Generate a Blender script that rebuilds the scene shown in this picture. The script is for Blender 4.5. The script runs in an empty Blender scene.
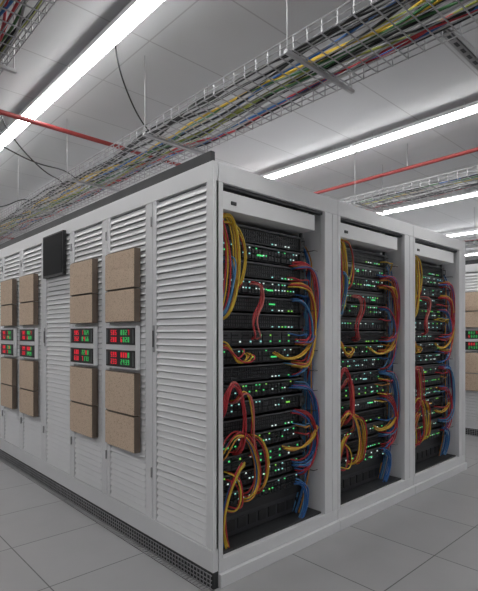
import bpy, math, random
from mathutils import Vector
random.seed(7)
scene=bpy.context.scene
COL=scene.collection

# ---------------- materials ----------------
def nt(name):
    m=bpy.data.materials.new(name); m.use_nodes=True
    return m, m.node_tree, m.node_tree.nodes['Principled BSDF']
def mat(name,col,rough=.5,metal=0,emit=None,es=0,bump=0,bscale=300,var=0.0,vscale=6):
    m,t,b=nt(name)
    b.inputs['Base Color'].default_value=(*col,1)
    b.inputs['Roughness'].default_value=rough
    b.inputs['Metallic'].default_value=metal
    if emit:
        b.inputs['Emission Color'].default_value=(*emit,1)
        b.inputs['Emission Strength'].default_value=es
    if bump or var:
        tc=t.nodes.new('ShaderNodeTexCoord')
    if bump:
        n=t.nodes.new('ShaderNodeTexNoise'); n.inputs['Scale'].default_value=bscale
        t.links.new(tc.outputs['Object'],n.inputs['Vector'])
        bp=t.nodes.new('ShaderNodeBump'); bp.inputs['Strength'].default_value=bump; bp.inputs['Distance'].default_value=.002
        t.links.new(n.outputs['Fac'],bp.inputs['Height']); t.links.new(bp.outputs['Normal'],b.inputs['Normal'])
    if var:
        n=t.nodes.new('ShaderNodeTexNoise'); n.inputs['Scale'].default_value=vscale; n.inputs['Detail'].default_value=4
        t.links.new(tc.outputs['Object'],n.inputs['Vector'])
        r=t.nodes.new('ShaderNodeValToRGB')
        r.color_ramp.elements[0].position=.3; r.color_ramp.elements[1].position=.7
        r.color_ramp.elements[0].color=(*[c*(1-var) for c in col],1)
        r.color_ramp.elements[1].color=(*[min(1,c*(1+var)) for c in col],1)
        t.links.new(n.outputs['Fac'],r.inputs['Fac']); t.links.new(r.outputs['Color'],b.inputs['Base Color'])
    return m

M={}
M['white']=mat('white_powder_coat',(.77,.775,.79),.42,var=.03,vscale=2,bump=.05)
M['slat']=mat('louvre_white',(.84,.845,.86),.45,var=.02,vscale=3)
M['panelback']=mat('panel_back_grey',(.28,.285,.30),.6,var=.05)
M['dark']=mat('dark_metal',(.05,.052,.056),.45,.3,var=.15)
M['black']=mat('black_plastic',(.012,.012,.014),.4,var=.2,vscale=20)
M['server']=mat('server_black',(.018,.019,.021),.35,.4,var=.25,vscale=15)
M['port']=mat('port_recess',(.05,.053,.058),.5,.3)
M['ear']=mat('server_ear_grey',(.13,.135,.14),.4,.6)
M['steel']=mat('galvanised_steel',(.38,.38,.39),.45,.5,var=.12,vscale=12)
M['screen']=mat('screen_glass',(.008,.009,.011),.6)
M['screen'].node_tree.nodes['Principled BSDF'].inputs['Specular IOR Level'].default_value=.15
M['red']=mat('red_painted_pipe',(.27,.03,.03),.45,var=.1)
M['grn_led']=mat('green_led',(.02,.3,.08),.4,emit=(.10,.80,.24),es=.8)
M['lime_led']=mat('lime_led',(.1,.3,.02),.4,emit=(.28,.80,.12),es=.75)
M['cyan_led']=mat('cyan_led',(.02,.3,.3),.4,emit=(.40,.80,.75),es=.75)
M['white_led']=mat('white_led',(.3,.3,.3),.4,emit=(.8,1,.95),es=.75)
M['red_led']=mat('red_led',(.4,.01,.02),.4,emit=(1,.03,.06),es=.5)
M['seg_grn']=mat('green_segment',(.02,.3,.08),.4,emit=(.10,.8,.2),es=.35)
M['amb_led']=mat('amber_led',(.4,.2,.02),.4,emit=(1,.55,.08),es=.8)
M['tube']=mat('led_strip_diffuser',(.9,.9,.9),.5,emit=(1,.99,.97),es=17)
CC={'c_yel':(.66,.44,.04),'c_org':(.60,.26,.04),'c_red':(.48,.035,.045),'c_pnk':(.56,.15,.14),'c_blu':(.03,.13,.38),
    'c_lbl':(.10,.28,.50),'c_blk':(.015,.015,.016),'c_grn':(.05,.16,.06),'c_gry':(.30,.30,.31),'c_lim':(.30,.33,.06)}
for k,c in CC.items(): M[k]=mat('cable_'+k[2:],c,.45,var=.08)

# cork / particle board
m,t,b=nt('cork_board'); M['cork']=m
tc=t.nodes.new('ShaderNodeTexCoord'); v=t.nodes.new('ShaderNodeTexVoronoi'); v.inputs['Scale'].default_value=110
n=t.nodes.new('ShaderNodeTexNoise'); n.inputs['Scale'].default_value=70; n.inputs['Detail'].default_value=6
mx=t.nodes.new('ShaderNodeMath'); mx.operation='ADD'
r=t.nodes.new('ShaderNodeValToRGB')
r.color_ramp.elements[0].position=.55; r.color_ramp.elements[0].color=(.40,.27,.18,1)
r.color_ramp.elements[1].position=1.25/1.3; r.color_ramp.elements[1].color=(.68,.53,.40,1)
e=r.color_ramp.elements.new(.75); e.color=(.56,.41,.29,1)
t.links.new(tc.outputs['Object'],v.inputs['Vector']); t.links.new(tc.outputs['Object'],n.inputs['Vector'])
t.links.new(v.outputs['Distance'],mx.inputs[0]); t.links.new(n.outputs['Fac'],mx.inputs[1])
t.links.new(mx.outputs[0],r.inputs['Fac']); t.links.new(r.outputs['Color'],b.inputs['Base Color'])
b.inputs['Roughness'].default_value=.85
bp=t.nodes.new('ShaderNodeBump'); bp.inputs['Strength'].default_value=.25; bp.inputs['Distance'].default_value=.002
t.links.new(mx.outputs[0],bp.inputs['Height']); t.links.new(bp.outputs['Normal'],b.inputs['Normal'])
M['corkedge']=mat('cork_frame_edge',(.15,.115,.09),.7,var=.1)

def tiles(name,c1,c2,mortar,w,h,ms,rough,var):
    m,t,b=nt(name)
    tc=t.nodes.new('ShaderNodeTexCoord'); br=t.nodes.new('ShaderNodeTexBrick')
    br.offset=0; br.squash=1
    br.inputs['Scale'].default_value=1; br.inputs['Brick Width'].default_value=w; br.inputs['Row Height'].default_value=h
    br.inputs['Mortar Size'].default_value=ms; br.inputs['Mortar Smooth'].default_value=.1; br.inputs['Bias'].default_value=0
    br.inputs['Color1'].default_value=(*c1,1); br.inputs['Color2'].default_value=(*c2,1); br.inputs['Mortar'].default_value=(*mortar,1)
    n=t.nodes.new('ShaderNodeTexNoise'); n.inputs['Scale'].default_value=5; n.inputs['Detail'].default_value=8
    mr=t.nodes.new('ShaderNodeMapRange'); mr.inputs['To Min'].default_value=1-var; mr.inputs['To Max'].default_value=1+var
    mix=t.nodes.new('ShaderNodeMix'); mix.data_type='RGBA'; mix.blend_type='MULTIPLY'; mix.inputs['Factor'].default_value=1
    t.links.new(tc.outputs['Object'],br.inputs['Vector']); t.links.new(tc.outputs['Object'],n.inputs['Vector'])
    t.links.new(n.outputs['Fac'],mr.inputs['Value'])
    t.links.new(br.outputs['Color'],mix.inputs['A']); t.links.new(mr.outputs['Result'],mix.inputs['B'])
    t.links.new(mix.outputs['Result'],b.inputs['Base Color'])
    b.inputs['Roughness'].default_value=rough
    return m
M['floor']=tiles('raised_floor_tiles',(.40,.40,.41),(.375,.375,.385),(.12,.12,.12),.6,.6,.0035,.38,.06)
M['ceil']=tiles('ceiling_panels',(.56,.565,.58),(.54,.545,.56),(.40,.40,.41),1.2,.6,.005,.8,.03)
M['wall']=mat('wall_paint',(.56,.565,.58),.7,var=.03)

# ---------------- mesh builder ----------------
class MB:
    def __init__(s): s.v=[];s.f=[];s.mi=[];s.ms=[]
    def m(s,k):
        if k not in s.ms: s.ms.append(k)
        return s.ms.index(k)
    def box(s,x0,x1,y0,y1,z0,z1,k):
        i=len(s.v); mi=s.m(k)
        s.v+=[(x0,y0,z0),(x1,y0,z0),(x1,y1,z0),(x0,y1,z0),(x0,y0,z1),(x1,y0,z1),(x1,y1,z1),(x0,y1,z1)]
        for f in ((0,3,2,1),(4,5,6,7),(0,1,5,4),(1,2,6,5),(2,3,7,6),(3,0,4,7)):
            s.f.append(tuple(i+j for j in f)); s.mi.append(mi)
    def prism(s,prof,y0,y1,k):
        i=len(s.v); n=len(prof); mi=s.m(k)
        s.v+=[(p[0],y0,p[1]) for p in prof]+[(p[0],y1,p[1]) for p in prof]
        for j in range(n):
            s.f.append((i+j,i+(j+1)%n,i+n+(j+1)%n,i+n+j)); s.mi.append(mi)
        s.f.append(tuple(i+j for j in range(n))[::-1]); s.mi.append(mi)
        s.f.append(tuple(i+n+j for j in range(n))); s.mi.append(mi)
    def tube(s,a,b_,r,k,n=6):
        a=Vector(a);b_=Vector(b_);d=(b_-a)
        if d.length<1e-6:return
        d.normalize(); u=d.orthogonal().normalized(); w=d.cross(u); i=len(s.v); mi=s.m(k)
        for p in (a,b_):
            for j in range(n):
                an=2*math.pi*j/n; s.v.append(tuple(p+u*r*math.cos(an)+w*r*math.sin(an)))
        for j in range(n):
            s.f.append((i+j,i+(j+1)%n,i+n+(j+1)%n,i+n+j)); s.mi.append(mi)
        s.f.append(tuple(i+j for j in range(n))[::-1]); s.mi.append(mi)
        s.f.append(tuple(i+n+j for j in range(n))); s.mi.append(mi)
    def mesh(s,name):
        me=bpy.data.meshes.new(name); me.from_pydata(s.v,[],s.f); me.polygons.foreach_set('material_index',s.mi)
        for k in s.ms: me.materials.append(M[k])
        me.update(); return me
    def obj(s,name,parent=None,loc=(0,0,0),bevel=0):
        return add(name,s.mesh(name),parent,loc,bevel)
def add(name,data,parent=None,loc=(0,0,0),bevel=0):
    o=bpy.data.objects.new(name,data); COL.objects.link(o); o.location=loc
    if parent: o.parent=parent
    if bevel:
        md=o.modifiers.new('bevel','BEVEL'); md.width=bevel; md.segments=2; md.limit_method='ANGLE'
    return o
def empty(name,loc=(0,0,0)):
    o=bpy.data.objects.new(name,None); o.empty_display_size=.2; COL.objects.link(o); o.location=loc; return o
def curve(name,cables,r=.006,res=3):
    cu=bpy.data.curves.new(name,'CURVE'); cu.dimensions='3D'; cu.bevel_depth=r; cu.bevel_resolution=2; cu.resolution_u=5; cu.use_fill_caps=True
    ks=[]
    for k,pts in cables:
        if k not in ks: ks.append(k); cu.materials.append(M[k])
        s=cu.splines.new('NURBS'); s.points.add(len(pts)-1)
        for i,p in enumerate(pts): s.points[i].co=(*p,1)
        s.order_u=4 if len(pts)>3 else 3; s.use_endpoint_u=True; s.material_index=ks.index(k)
    return cu

# ---------------- room ----------------
X0,X1,Y0,Y1,ZC=-5.0,11.4,-4.2,13.8,3.08
b=MB(); b.box(X0,X1,Y0,Y1,-.1,0,'floor'); b.obj('floor')
b=MB(); b.box(X0,X1,Y0,Y1,ZC,ZC+.1,'ceil'); b.obj('ceiling')
b=MB(); b.box(X0-.1,X0,Y0,Y1,0,ZC,'wall'); b.obj('wall_left')
b=MB(); b.box(X1,X1+.1,Y0,Y1,0,ZC,'wall'); b.obj('wall_right')
b=MB(); b.box(X0,X1,Y1,Y1+.1,0,ZC,'wall'); b.obj('wall_back')
b=MB(); b.box(X0,X1,Y0-.1,Y0,0,ZC,'wall'); b.obj('wall_front')

# ---------------- server rack ----------------
RW=1.043; H=2.2; OL=.03; OR=.14; RD=1.10
def rack_frame():
    b=MB(); W=RW-.003
    b.box(0,OL,0,.05,.14,H-.1,'white'); b.box(0,OL-.008,.05,RD,.14,H-.1,'white')
    b.box(W-OR,W-.062,0,.035,.14,H-.1,'white')
    b.box(W-.058,W,0,.05,.14,H-.1,'white')
    b.box(W-.066,W-.054,.02,.05,.14,H-.1,'dark')
    b.box(W-OR+.01,W-.06,.035,RD,.14,H-.1,'white')
    b.box(W-OR-.03,W-OR+.012,.20,.24,.14,H-.1,'white')
    b.box(0,W,0,.06,H-.1,H,'white'); b.box(0,W,.06,RD,H-.03,H,'white')
    b.box(0,W,0,RD,.07,.14,'white'); b.box(0,W,-.018,RD,0,.068,'white')
    b.box(OL,W-OR,.02,.05,H-.118,H-.1,'dark')
    b.box(OL,W-OR,RD-.03,RD,.14,H-.1,'dark')
    b.box(OL,W-OR,.10,RD-.03,H-.05,H-.03,'dark')
    return b.mesh('rack_frame')
def rack_inner():
    b=MB(); W=RW
    b.box(OL+.002,W-OR-.005,.03,RD-.04,.141,.152,'dark')
    b.box(OL+.03,W-OR-.04,.13,.95,.28,.33,'black')
    b.box(OL+.03,W-OR-.05,.14,.16,.16,.28,'dark')
    for i in range(9):
        b.box(OL+.06+i*.085,OL+.12+i*.085,.134,.142,.19,.25,'black')
    b.box(OL+.002,OL+.022,.10,.13,.16,2.05,'ear'); b.box(.815,.83,.13,.15,.16,1.97,'ear')
    for i in range(60):
        b.box(.818,.827,.127,.131,.20+i*.029,.212+i*.029,'black')
    return b.mesh('mounting_rails')
def top_unit():
    b=MB(); b.box(OL+.01,.82,.02,.85,1.968,2.066,'slat'); b.box(.10,.14,.014,.021,2.0,2.02,'dark')
    return b.mesh('top_fan_unit')
SX0,SX1,SY=.055,.815,.12
NS=16; SP=(1.945-.335)/NS
def servers(seed):
    R=random.Random(seed); b=MB()
    for i in range(NS):
        z0=.335+i*SP; z1=z0+SP-.014
        ty=R.choice([0,0,2,0,3,1])
        if i==NS-1: ty=1
        b.box(SX0,SX1,SY+R.choice([0,0,.006]),.92,z0,z1,'server')
        b.box(SX0-.015,SX0+.03,SY-.008,SY+.008,z0+.004,z1-.004,'ear'); b.box(SX1-.03,SX1+.006,SY-.008,SY+.008,z0+.004,z1-.004,'ear')
        b.tube((SX1-.012,SY-.028,z0+.020),(SX1-.012,SY-.028,z1-.020),.004,'ear')
        b.box(SX1-.016,SX1-.008,SY-.028,SY-.006,z0+.018,z0+.026,'ear'); b.box(SX1-.016,SX1-.008,SY-.028,SY-.006,z1-.026,z1-.018,'ear')
        b.box(SX0,SX1,SY-.014,SY+.008,z1-.007,z1,'ear')
        xa=SX0+.045; xb=SX1-.045; h=z1-z0
        LC=(['grn_led','lime_led','cyan_led','white_led','amb_led'],R.choice([[5,3,3,2,.2],[2,1,6,5,.1],[5,3,2,2,.3]]))
        pr=R.choice([.2,.32,.42])
        if ty==0:
            n=24; dx=(xb-xa)/n
            for r_ in range(2):
                zc=z0+h*(.24+.40*r_)
                for j in range(n):
                    x=xa+j*dx+(.006 if j%6==0 else 0)
                    b.box(x,x+dx*.72,SY-.006,SY+.006,zc-.011,zc+.010,'port')
                    b.box(x+.003,x+dx*.72-.003,SY-.0065,SY-.006,zc-.008,zc+.004,'black')
                    if R.random()<pr:
                        k=R.choices(*LC)[0]
                        b.box(x+.002,x+.011,SY-.009,SY-.005,zc+.011,zc+.018,k)
        elif ty==1:
            for j in range(38):
                x=xa+j*(xb-xa)/38
                for r_ in range(3):
                    b.box(x,x+.010,SY-.004,SY+.006,z0+.012+r_*.022,z0+.026+r_*.022,'port')
            for j in range(7):
                if R.random()<.7: b.box(xb-.25+j*.03,xb-.24+j*.03,SY-.008,SY-.003,z0+.008,z0+.015,R.choices(*LC)[0])
        elif ty==2:
            n=8; dx=(xb-xa)/n
            for j in range(n):
                x=xa+j*dx
                b.box(x+.003,x+dx-.003,SY-.010,SY+.006,z0+.010,z0+h*.48,'port'); b.box(x+.003,x+dx-.003,SY-.010,SY+.006,z0+h*.53,z1-.010,'port')
                for zz in (z0+.024,z0+h*.53+.015):
                    b.box(x+.008,x+dx-.03,SY-.013,SY-.010,zz-.005,zz+.005,'server')
                    if R.random()<.75: b.box(x+dx-.022,x+dx-.012,SY-.014,SY-.009,zz-.004,zz+.005,R.choices(*LC)[0])
        else:
            n=20; dx=(xb-xa)/n
            b.box(xa,xb,SY-.004,SY+.006,z1-.03,z1-.014,'ear')
            for j in range(n):
                x=xa+j*dx
                b.box(x,x+dx*.7,SY-.008,SY+.006,z0+.010,z0+.038,'port')
                if R.random()<.5: b.box(x+.004,x+.014,SY-.010,SY-.006,z0+.041,z0+.048,R.choices(*LC)[0])
        for c in range(R.choice([0,0,1,1])):
            x=xa+R.uniform(.3,.85)*(xb-xa); z=z0+R.uniform(.2,.7)*h; k=R.choice(['lime_led','grn_led','grn_led','cyan_led'])
            for q in range(R.choice([2,3])):
                b.box(x+q*.018,x+q*.018+.012,SY-.012,SY-.006,z,z+.009,k)
    return b.mesh('rack_servers')
def cables(seed):
    R=random.Random(seed); C=[]; u=R.uniform
    def bundle(path,n,cols,spread=.012,end=.035,y=.07,js=.02,je=True):
        sx=u(-js,js)*.6; sz=u(-js,js)*1.5
        for i in range(n):
            ox=u(-spread,spread); oz=u(-spread,spread); yo=y+u(-.025,.015); k=cols[i%len(cols)]
            pts=[]
            L=len(path)
            for j,(x,z) in enumerate(path):
                e=end
                if j==0: sx0,sz0=u(-e,e),u(-e*.6,e*.6)
                if j==L-2: sx1,sz1=u(-end,end),u(-end*.6,end*.6)
                dx=dz=0
                if j<2: dx,dz=sx0,sz0
                elif j>=L-2: dx,dz=sx1,sz1
                pts.append((x+ox+sx+dx+u(-.004,.004),yo,z+oz+sz+dz+u(-.006,.006)))
            if je: pts=[(pts[0][0],SY,pts[0][2])]+pts+[(pts[-1][0],SY,pts[-1][2])]
            C.append((k,pts))
    Y,O,D,P,B,L_='c_yel','c_org','c_red','c_pnk','c_blu','c_lbl'
    # top left drapes
    bundle([(.05,1.93),(.09,1.965),(.15,1.945),(.19,1.84),(.20,1.65),(.17,1.50),(.11,1.40)],6,[Y,Y,O,Y],.012,.02)
    bundle([(.05,1.92),(.08,1.90),(.12,1.75),(.12,1.55),(.08,1.38)],4,[D,Y,B],.010,.02)
    bundle([(.08,1.93),(.14,1.95),(.23,1.92),(.27,1.80),(.26,1.68),(.22,1.60)],3,[Y,D],.010,.02)
    bundle([(.13,1.74),(.17,1.73),(.17,1.60),(.13,1.50),(.10,1.42)],4,[B,L_],.008,.02)
    # small pink/red loops mid
    bundle([(.34,1.60),(.40,1.58),(.39,1.48),(.33,1.42),(.31,1.34),(.36,1.28)],4,[P,D,P,D],.009,.02)
    # right-hand loops into side channel
    bundle([(.73,1.76),(.79,1.77),(.86,1.75),(.905,1.64),(.905,1.45),(.87,1.32),(.80,1.26),(.73,1.27)],8,[D,D,B,O,P],.014,.025)
    bundle([(.71,1.66),(.79,1.66),(.85,1.62),(.89,1.50),(.885,1.33),(.85,1.20),(.79,1.14),(.72,1.16)],7,[O,D,Y,D],.014,.025)
    bundle([(.72,1.52),(.78,1.51),(.86,1.42),(.87,1.30),(.83,1.08),(.72,1.04)],4,[B,D,L_],.010,.02)
    bundle([(.50,1.20),(.56,1.165),(.64,1.15),(.74,1.16),(.84,1.23),(.89,1.34)],4,[Y,O,Y],.009,.015,je=False)
    # mid left
    bundle([(.08,1.27),(.12,1.27),(.16,1.18),(.24,1.16),(.29,1.22)],5,[Y,O,D,D],.012,.025)
    # lower left inverted U's
    bundle([(.06,.88),(.08,.97),(.13,1.06),(.19,1.04),(.24,.90),(.24,.74),(.20,.66)],6,[D,D,P,D],.013,.02)
    bundle([(.19,.94),(.22,1.01),(.28,1.0),(.31,.88),(.30,.72),(.33,.62)],4,[D,Y,P],.009,.02)
    bundle([(.07,.62),(.12,.72),(.21,.76),(.30,.68),(.35,.52),(.34,.40),(.27,.36)],6,[D,O,B,Y],.013,.02)
    bundle([(.33,.72),(.38,.72),(.43,.62),(.44,.48),(.39,.38)],4,[Y,O,D],.010,.02)
    bundle([(.22,.60),(.18,.58),(.11,.46),(.075,.34),(.075,.24),(.10,.165)],7,[Y,Y,D,B],.012,.012,je=False)
    bundle([(.15,.52),(.20,.50),(.23,.40),(.20,.31),(.14,.34)],3,[D,Y],.01,.02)
    # lower right
    bundle([(.73,1.0),(.79,1.0),(.86,.96),(.905,.84),(.905,.66),(.87,.55),(.80,.50),(.73,.51)],8,[B,L_,B,D],.014,.025)
    bundle([(.72,.82),(.78,.81),(.86,.72),(.88,.60),(.83,.46),(.74,.42)],5,[D,D,B],.012,.025)
    bundle([(.56,.60),(.63,.575),(.72,.56),(.84,.60),(.89,.68)],4,[Y,O],.008,.02,je=False)
    bundle([(.70,.40),(.78,.38),(.80,.28),(.76,.20),(.72,.160)],7,[B,L_,B],.014,.02,je=False)
    # vertical trunk in right channel
    for i in range(20):
        x=.85+u(0,.050); y=.09+u(0,.10); k=R.choice([B,L_,B,B,L_,D,O,'c_gry'])
        C.append((k,[(x-.02,y+.1,1.955),(x,y,1.85)]+[(x+u(-.008,.006),y+u(-.01,.01),1.7-j*.2) for j in range(7)]+[(x-.06,y,.28),(x-.12,y+.01,.160)]))
    for i in range(12):
        z=u(.45,1.88); x=u(.62,.75); k=R.choice([D,O,B,Y,D,L_]); yo=u(.06,.09)
        C.append((k,[(x,SY,z),(x+.01,yo,z),(x+.05,yo,z-.015),(.79,yo,z-.01),(.84,yo,z),(.88,yo+.05,z-.05),(.88,yo+.08,z-.15)]))
    return curve('patch_cables',C,.0046)
def hooks():
    b=MB()
    for i in range(12):
        z=.42+i*.13
        b.tube((.86,.20,z),(.86,.06,z),.003,'dark',5); b.tube((.86,.06,z),(.90,.06,z),.003,'dark',5)
    return b.mesh('cable_hooks')
ME=dict(frame=rack_frame(),inner=rack_inner(),top=top_unit(),hooks=hooks())
SV=[servers(11),servers(23),servers(35)]; CB=[cables(3),cables(14),cables(25)]

# ---------------- louvred facade (x=0 plane facing -x) ----------------
BAY=.573; NB=11; TH=.035; LY=NB*BAY+.06
def facade():
    b=MB()
    b.box(.022,TH,0,LY,.2,2.1,'panelback')
    for i in range(NB+1):
        y=i*BAY
        if i==0: b.box(0,TH,0,.055,.2,2.1,'white')
        else:
            b.box(0,.022,y-.045,y-.006,.2,2.1,'white'); b.box(0,.022,y-.001,y+.04,.2,2.1,'white')
            b.box(.008,.022,y-.007,y,.2,2.1,'dark')
            b.box(-.012,0,y-.030,y-.020,1.23,1.33,'dark'); b.box(-.007,0,y-.033,y-.017,1.20,1.36,'steel')
            for z in (.45,1.95): b.tube((-.006,y-.003,z),(-.006,y-.003,z+.06),.006,'steel')
    b.box(0,TH,0,LY,2.1,H,'white'); b.box(0,TH,0,LY,.085,.2,'white'); b.box(-.006,0,0,LY,.185,.2,'white')
    return b.mesh('facade_frame')
def slats():
    b=MB()
    for i in range(NB):
        y0=i*BAY+(.055 if i==0 else .042); y1=(i+1)*BAY-.047
        st=.035
        if i in (1,2,4,5,7,8): 
            b.box(.004,.022,y0,y0+st,.2,2.1,'white'); y0+=st+.004
        z=.207
        while z<2.07:
            b.prism([(.001,z),(.004,z-.003),(.020,z+.031),(.014,z+.033)],y0,y1,'slat')
            z+=.0385
    return b.mesh('louvre_slats')
def roof():
    b=MB()
    b.box(TH,3*RW+.04,RD,LY,H-.03,H,'white'); b.box(3*RW+.02,3*RW+.04,RD,LY,.0,H-.03,'white'); b.box(TH,3*RW+.02,LY-.03,LY,0,H-.03,'white')
    b.box(.003,.03,.02,LY,H,H+.055,'dark')
    return b.mesh('roof_and_back')
def kick():
    b=MB(); b.box(.005,TH,0,LY,0,.085,'dark')
    for z in (.006,.028,.050,.074): b.tube((-.008,0,z),(-.008,LY,z),.003,'steel',4)
    n=int(LY/.028)
    for i in range(n): b.tube((-.010,i*.028+.01,.001),(-.010,i*.028+.01,.08),.003,'steel',4)
    b.tube((-.045,0,.006),(-.045,LY,.006),.003,'steel',4)
    for i in range(n): b.tube((-.010,i*.028+.01,.005),(-.045,i*.028+.01,.005),.0025,'steel',4)
    return b.mesh('kick_grille')
FM=dict(facade=facade(),slats=slats(),roof=roof(),kick=kick())

def cork(w,z0,z1):
    b=MB(); zm=z0+(z1-z0)*.46; th=.045
    for a,c in ((z0,zm-.003),(zm+.003,z1)):
        b.box(-th,-.004,w*.0,w*.86,a,c,'corkedge'); b.box(-th-.004,-th,.004,w*.86-.004,a+.004,c-.004,'cork')
        b.box(-th+.015,-.004,w*.88,w,a,c,'corkedge'); b.box(-th+.011,-th+.015,w*.88+.003,w-.002,a+.004,c-.004,'cork')
    return b.mesh('cork_board_tiles')
SEG={'0':'abcdef','1':'bc','2':'abged','3':'abgcd','4':'fgbc','5':'afgcd','6':'afgedc','7':'abc','8':'abcdefg','9':'abcdfg'}
def display(w,z0,z1,seed):
    R=random.Random(seed); b=MB(); th=.03
    b.box(-th,-.0,0,w,z0,z1,'slat'); 
    h=(z1-z0-.06)/2
    for r_ in range(2):
        a=z0+.012+r_*(h+.036); c=a+h
        b.box(-th-.006,-th,.008,w-.008,a,c,'black')
        b.box(-th-.008,-th-.006,w-.04,w-.012,a+.01,c-.01,'ear')
        b.box(-th-.008,-th-.006,.014,.03,a+.01,c-.01,'ear')
        def dig(y,z,s,k,ch):
            X=(-th-.0085,-th-.006); t_=s*.14; hw=s*.5
            P={'a':(0,hw,s-t_,s),'g':(0,hw,s/2-t_/2,s/2+t_/2),'d':(0,hw,0,t_),'f':(hw-t_,hw,s/2,s),'b':(0,t_,s/2,s),'e':(hw-t_,hw,0,s/2),'c':(0,t_,0,s/2)}
            for q in SEG[ch]:
                p=P[q]; b.box(X[0],X[1],y+p[0],y+p[1],z+p[2],z+p[3],k)
        s=h*.30
        for row in range(2):
            zz=a+h*.15+row*h*.42
            for j in range(3): dig(w-.095-j*.028,zz,s,'red_led',R.choice('23568890'))
            for j in range(4): dig(w-.225-j*.030,zz,s,'seg_grn' if R.random()<.8 else 'red_led',R.choice('0123456789'))
    return b.mesh('led_readout')
PW=.405
CU=cork(PW,1.385,1.84); CL=cork(PW,.575,1.065); DS=[display(PW-.02,1.085,1.36,s) for s in (1,2,3)]

def block(ox,oy):
    for k in range(3):
        e=empty('server_rack',(ox+.04+k*RW,oy,0))
        add('frame',ME['frame'],e,bevel=.003); add('rails_and_base',ME['inner'],e); add('top_unit',ME['top'],e,bevel=.006)
        add('cable_hooks',ME['hooks'],e); add('servers',SV[k],e); add('patch_cables',CB[k],e)
    e=empty('louvered_enclosure',(ox,oy,0))
    add('side_frame',FM['facade'],e,bevel=.002); add('louvre_slats',FM['slats'],e); add('roof_panel',FM['roof'],e); add('base_mesh_grille',FM['kick'],e)
    for i in (1,2,4,5,7,8):
        y=i*BAY+.125
        p=empty('cork_acoustic_panel',(ox,oy+y,0)); add('upper_boards',CU,p); 
        p2=empty('cork_acoustic_panel',(ox,oy+y,0)); add('lower_boards',CL,p2)
        d=empty('led_display_unit',(ox,oy+y+.01,0)); add('readouts',DS[i%3],d)
    s=empty('wall_mounted_monitor',(ox,oy+3*BAY+.1,0))
    b=MB(); b.box(-.03,-.002,0,.42,1.78,2.13,'black'); b.box(-.033,-.03,.012,.408,1.795,2.118,'screen'); b.obj('monitor_body',s,bevel=.003)
block(0,0); block(4.78,-.3)

# ---------------- ceiling fixtures ----------------
b=MB(); b.box(-.045,.045,0,1.185,.022,.05,'white'); b.box(-.038,.038,.010,1.175,0,.022,'tube'); LM=b.mesh('led_strip')
def strip(x,off):
    y=off-1.2*4+.005
    while y+1.2<Y1:
        if y>Y0:
            e=empty('linear_led_light',(x,y,2.985)); add('fixture',LM,e)
            q=MB()
            for yy in (.2,1.0): q.tube((0,yy,.05),(0,yy,ZC-2.985),.003,'steel')
            q.obj('suspension',e)
        y+=1.2
for x,o in ((-2.6,.3),(-.245,-.1),(2.17,.6),(4.45,.3),(6.7,.0),(9.0,.4)): strip(x,o)

def tray(x0,x1,y0,y1,z,seed,cab=22,axis='y'):
    R=random.Random(seed); e=empty('wire_mesh_cable_tray'); b=MB(); hs=.06
    n=max(3,round((x1-x0)/.05)); P=(lambda a,c,zz:(a,c,zz)) if axis=='y' else (lambda a,c,zz:(c,a,zz))
    for i in range(n+1):
        x=x0+(x1-x0)*i/n; b.tube(P(x,y0,z),P(x,y1,z),.003,'steel',5)
    for x in (x0,x1):
        for q in (.03,.06): b.tube(P(x,y0,z+q),P(x,y1,z+q),.003 if q<.05 else .0045,'steel',5)
    y=y0+.02
    while y<y1:
        b.tube(P(x0,y,z-.004),P(x1,y,z-.004),.0033,'steel',5)
        for x in (x0,x1): b.tube(P(x,y,z-.004),P(x,y,z+hs),.0033,'steel',5)
        y+=.08
    b.obj('mesh_basket',e)
    b=MB(); y=y0+.35
    while y<y1:
        b.box(x0-.04,x1+.04,y-.010,y+.010,z-.028,z-.012,'steel')
        for x in (x0-.03,x1+.03): b.tube(P(x,y,z-.03),P(x,y,ZC),.003,'steel')
        y+=1.2
    b.obj('hangers',e)
    C=[]
    for i in range(cab):
        k=['c_blk','c_red','c_blk','c_lim','c_blu','c_gry','c_blk','c_grn','c_yel','c_blk','c_blk'][i%11]
        xx=R.uniform(x0+.03,x1-.03); x_0=xx; pts=[]; y=y0; A=R.uniform(.02,.07)
        while y<y1+.1:
            xx=min(x1-.02,max(x0+.02,xx+(x_0-xx)*.3+R.uniform(-A,A))); pts.append(P(xx,min(y,y1),z+.012+R.uniform(0,.03))); y+=R.uniform(.16,.28)
        C.append((k,pts))
    add('tray_cables',curve('tray_cables',C,.0062),e)
    return e
tray(.09,.54,-2.0,11,2.6,1,22)
tray(-1.25,-.82,-2.2,11,2.6,2,26)
tray(2.45,2.9,-2.0,11,2.6,3,12)
tray(5.4,5.85,-2.0,11,2.6,4,8)
e=empty('strut_channel'); b=MB()
b.box(.2,3.2,-.93,-.89,2.70,2.705,'steel'); b.box(.2,3.2,-.93,-.927,2.70,2.74,'steel'); b.box(.2,3.2,-.893,-.89,2.70,2.74,'steel')
for i in range(40): b.box(.22+i*.075,.26+i*.075,-.918,-.902,2.6985,2.70,'dark')
for x in (.3,1.7,3.1): b.tube((x,-.91,2.70),(x,-.91,ZC),.004,'steel')
b.obj('channel',e)
e=empty('sprinkler_pipe'); b=MB()
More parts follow.
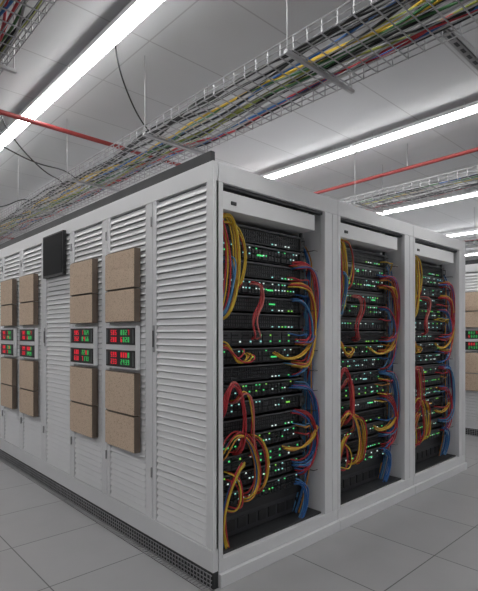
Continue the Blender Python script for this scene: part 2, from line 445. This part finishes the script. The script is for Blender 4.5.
b.tube((-4.99,1.67,2.85),(2.6,1.67,2.85),.017,'red',12); b.tube((2.6,-4.19,2.85),(2.6,13.79,2.85),.017,'red',12)
b.tube((2.6,1.60,2.85),(2.6,1.74,2.85),.025,'red',12); b.tube((2.53,1.67,2.85),(2.62,1.67,2.85),.025,'red',12)
for x in (-3,-.6,1.2):
    b.tube((x,1.67,2.85),(x,1.67,ZC),.004,'steel'); b.tube((x-.02,1.67,2.85),(x+.02,1.67,2.85),.023,'red',12)
for y in (-2,.3,3,6): b.tube((2.6,y,2.85),(2.6,y,ZC),.004,'steel')
b.tube((-4.99,6.0,2.8),(2.58,6.0,2.8),.016,'red',12)
b.obj('pipe_run',e)
e=empty('hanging_power_cable')
add('cable',curve('hanging_cable',[('c_blk',[(-.16,.73,ZC),(-.15,.73,2.95),(-.06,.76,2.80),(.1,.85,2.68),(.3,.93,2.63),(.45,.98,2.62)]),
  ('c_blk',[(-.5,1.9,ZC),(-.48,1.9,2.9),(-.3,1.95,2.72),(-.0,2.1,2.60),(.1,2.2,2.66),(.2,2.3,2.62)]),
  ('c_blk',[(-.85,1.2,2.62),(-.75,1.25,2.50),(-.5,1.4,2.48),(-.2,1.7,2.55),(.08,2.0,2.68),(.2,2.05,2.62)]),
  ('c_blk',[(-.85,2.6,2.62),(-.7,2.7,2.46),(-.4,2.8,2.42),(-.1,2.9,2.50),(.08,3.0,2.68),(.2,3.05,2.62)])],.005),e)

w=bpy.data.worlds.new('World'); scene.world=w; w.use_nodes=True
w.node_tree.nodes['Background'].inputs[0].default_value=(.6,.62,.65,1); w.node_tree.nodes['Background'].inputs[1].default_value=.3

cd=bpy.data.cameras.new('camera'); cam=bpy.data.objects.new('camera',cd); COL.objects.link(cam)
cam.location=(-1.542,-1.861,1.315); cam.rotation_euler=(math.radians(90),0,-math.atan2(.679,.733))
cd.sensor_fit='HORIZONTAL'; cd.sensor_width=36; cd.lens=36*472/478; cd.shift_y=37.5/478; cd.clip_start=.05
scene.camera=cam
scene.view_settings.view_transform='Standard'
